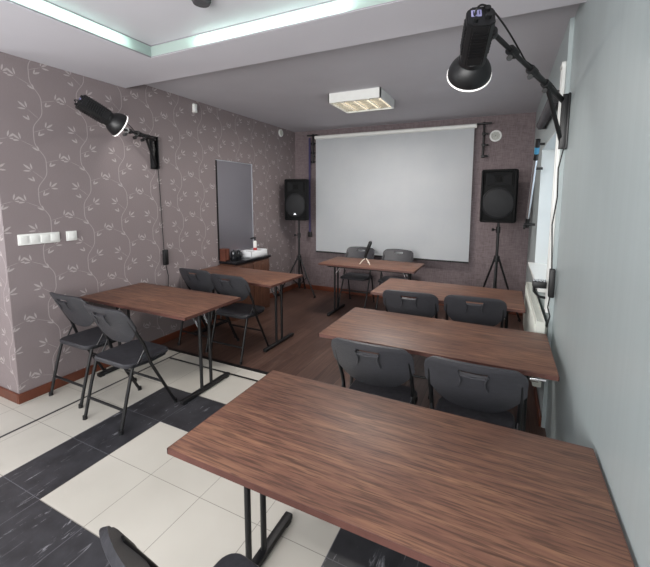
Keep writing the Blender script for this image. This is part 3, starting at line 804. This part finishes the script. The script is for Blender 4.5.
# ------------------------------------------------------------------ wall fittings
sw = empty('light_switch', (0, .14, 1.283), 0, 'white four-gang light switch and socket strip on the vine wallpaper', 'switch')
MB().box((.006, 0, 0), (.012, .285, .085), bev=.003).build('frame', 'white_plastic', sw)
for k in range(4): MB().box((.013, -.105+.07*k, 0), (.006, .055, .058), bev=.002).build('rocker', 'white_plastic', sw)
sw = empty('light_switch', (0, .375, 1.283), 0, 'single white wall switch on the vine wallpaper, right of the four-gang strip', 'switch')
MB().box((.006, 0, 0), (.012, .082, .082), bev=.003).build('frame', 'white_plastic', sw)
MB().box((.013, 0, 0), (.006, .055, .055), bev=.002).build('rocker', 'white_plastic', sw)
dt = empty('wall_sensor', (0, 1.79, 2.655), 0, 'small white rectangular sensor high on the left wall', 'sensor')
MB().box((.018, 0, 0), (.036, .05, .10), bev=.008).build('housing', 'white_plastic', dt); MB().box((.037, 0, -.015), (.004, .034, .03), bev=.002).build('lens', 'white_ceramic', dt)
def round_vent(loc, rot, label, R_):
    r = empty('round_vent', loc, 0, label, 'vent', 'round wall vents'); r.rotation_euler = rot
    MB().lathe([(0, 0), (R_, 0), (R_, .008), (R_*.9, .016), (R_*.72, .016), (R_*.70, .008), (0, .008)], n=36).build('frame', 'white_plastic', r)
    b = MB()
    for k in range(4): rr = R_*(.16+.15*k); b.lathe([(rr-.0035, .008), (rr-.0035, .016), (rr+.0035, .016), (rr+.0035, .008)], n=30)
    b.build('grille', 'white_enamel', r); MB().lathe([(0, .0085), (R_*.70, .0085), (R_*.70, .0095), (0, .0095)], n=30).build('inner_disc', 'vent_grey', r)
round_vent((3.215, YB, 2.475), (PI/2, 0, 0), 'round white vent on the back wall right of the screen', .078)
round_vent((0, 3.60, 2.665), (0, PI/2, 0), 'round white vent high on the left wall in the corner', .060)
sm = empty('smoke_detector', (1.74, .205, Z3-.0), 0, 'round grey smoke detector on the ceiling tray, cut by the top edge of the view', 'smoke detector')
MB().lathe([(0, 0), (.055, 0), (.055, -.012), (.045, -.030), (0, -.034)]).build('housing', 'grey_fabric', sm)

# ceiling louvre light
cl = empty('ceiling_light', (1.86, 2.46, Z2), 0, 'square white ceiling light with a mirrored louvre near the projection screen', 'ceiling light')
Hh = .10; A_ = .60; B_ = .52
m = MB()
for s in (-1, 1): m.box((s*(A_/2-.006), 0, -Hh/2), (.012, B_, Hh)); m.box((0, s*(B_/2-.006), -Hh/2), (A_, .012, Hh))
m.box((0, 0, -.006), (A_-.01, B_-.01, .012)); m.build('housing', 'white_plastic', cl, smooth=False)
m = MB()
for k in range(1, 4): m.box((-A_/2+A_*k/4, 0, -Hh+.022), (.012, B_-.03, .038))
for k in range(1, 8): m.box((0, -B_/2+B_*k/8, -Hh+.022), (A_-.03, .004, .034))
m.build('louvre', 'louvre', cl, smooth=False)
for k in range(4): MB().cyl((-A_/2+A_*(k+.5)/4, -B_/2+.03, -.045), (-A_/2+A_*(k+.5)/4, B_/2-.03, -.045), .013).build('light_tube', 'lamp_tube', cl)

# ------------------------------------------------------------------ things along the right wall
# boom pole leaning in the far corner
bp = empty('light_pole', (3.60, 3.0, 0), 0, 'silver telescopic pole with black clamps and a blue band leaning at the right wall', 'pole')
pb, pt = Vector((.0, -.16, 1.37)), Vector((.025, -.62, 2.16))
MB().cyl(pb, pb+(pt-pb)*.80, .017).build('tube', 'silver', bp)
MB().cyl(pb+(pt-pb)*.78, pt, .020).build('sleeve', 'black_plastic', bp)
MB().cyl(pb+(pt-pb)*.85, pb+(pt-pb)*.92, .0215).build('band', 'blue_tape', bp)
b = MB(); b.cyl(pb+Vector((0, .04, -.05)), pb+(pt-pb)*.06, .022); b.cyl(pb+Vector((-.03, 0, -.02)), pb+Vector((.075, 0, -.02)), .013); b.cyl(pb+Vector((-.035, .0, -.05)), pb+Vector((-.015, .0, -.05)), .024)
b.build('clamp', 'black_plastic', bp)
b = MB(); q = pb+(pt-pb)*.95; b.cyl(q, q+Vector((.058, 0, 0)), .012); b.build('wall_fixing', 'black_metal', bp); b = MB(); q = pb+(pt-pb)*.68; b.cyl(q, q+Vector((.070, 0, 0)), .012); b.build('wall_fixing', 'black_metal', bp)
# grey roll above the window
rl = empty('blind_roll', (3.645, 1.95, 2.30), 0, 'grey rolled blind above the window at the right wall', 'blind')
MB().cyl((-.0, -.50, 0), (-.0, .52, 0), .038, n=20).build('roll', 'grey_fabric', rl)
for y in (-.505, .525): MB().box((.012, y, .005), (.065, .006, .08)).build('bracket', 'black_metal', rl)
# white upright profile at the end of the near wall
wp = empty('cable_channel', (XR, YE+.04, 0), 0, 'narrow white upright channel behind the right flash lamp bracket', 'cable channel')
m = MB(); m.box((-.010, 0, 1.66), (.02, .022, 1.66), bev=.003); m.box((-.010, .075, 1.66), (.02, .022, 1.66), bev=.003); m.box((-.012, .037, 2.485), (.024, .10, .03), bev=.003)
m.build('profile', 'white_plastic', wp)
MB().box((-.003, .0375, 1.66), (.006, .053, 1.64)).build('slot', 'grey_fabric', wp, smooth=False)
# radiator
rd = empty('radiator', (3.635, 0, 0), 0, 'white panel radiator under the window at the right wall', 'radiator')
ry0, ry1, rz0, rz1 = 1.24, 2.5, .34, .80
m = MB(); m.box((-.022, (ry0+ry1)/2, (rz0+rz1)/2), (.012, ry1-ry0, rz1-rz0), bev=.004)
for k in range(38):
    y = ry0+.03+(ry1-ry0-.06)*k/37; m.box((-.031, y, (rz0+rz1)/2), (.008, .014, rz1-rz0-.06), bev=.003)
m.build('front_panel', 'white_enamel', rd)
MB().box((.022, (ry0+ry1)/2, (rz0+rz1)/2), (.010, ry1-ry0, rz1-rz0), bev=.004).build('rear_panel', 'white_enamel', rd)
m = MB()
for k in range(40): m.box((0, ry0+.02+(ry1-ry0-.04)*k/39, rz1-.004), (.034, .006, .006))
for dx in (-.012, .012): m.box((dx, (ry0+ry1)/2, rz1-.005), (.003, ry1-ry0-.02, .004))
tag(m.build('top_grille', 'white_enamel', rd, smooth=False), kind=None)
for y in (ry0, ry1): MB().box((0, y, (rz0+rz1)/2), (.05, .006, rz1-rz0)).build('side_panel', 'white_enamel', rd, smooth=False)
m = MB(); m.cyl((0, ry0, .42), (0, ry0-.07, .42), .011); m.cyl((.0, ry0-.06, .42), (.045, ry0-.06, .42), .009); m.cyl((-.05, ry0-.06, .42), (.0, ry0-.06, .42), .02)
m.cyl((0, ry0, .47), (0, ry0-.05, .47), .014); m.build('valve', 'chrome', rd)
for y in (ry0+.15, ry1-.15): MB().box((.038, y, rz1-.1), (.03, .03, .05)).build('wall_bracket', 'white_enamel', rd, smooth=False)
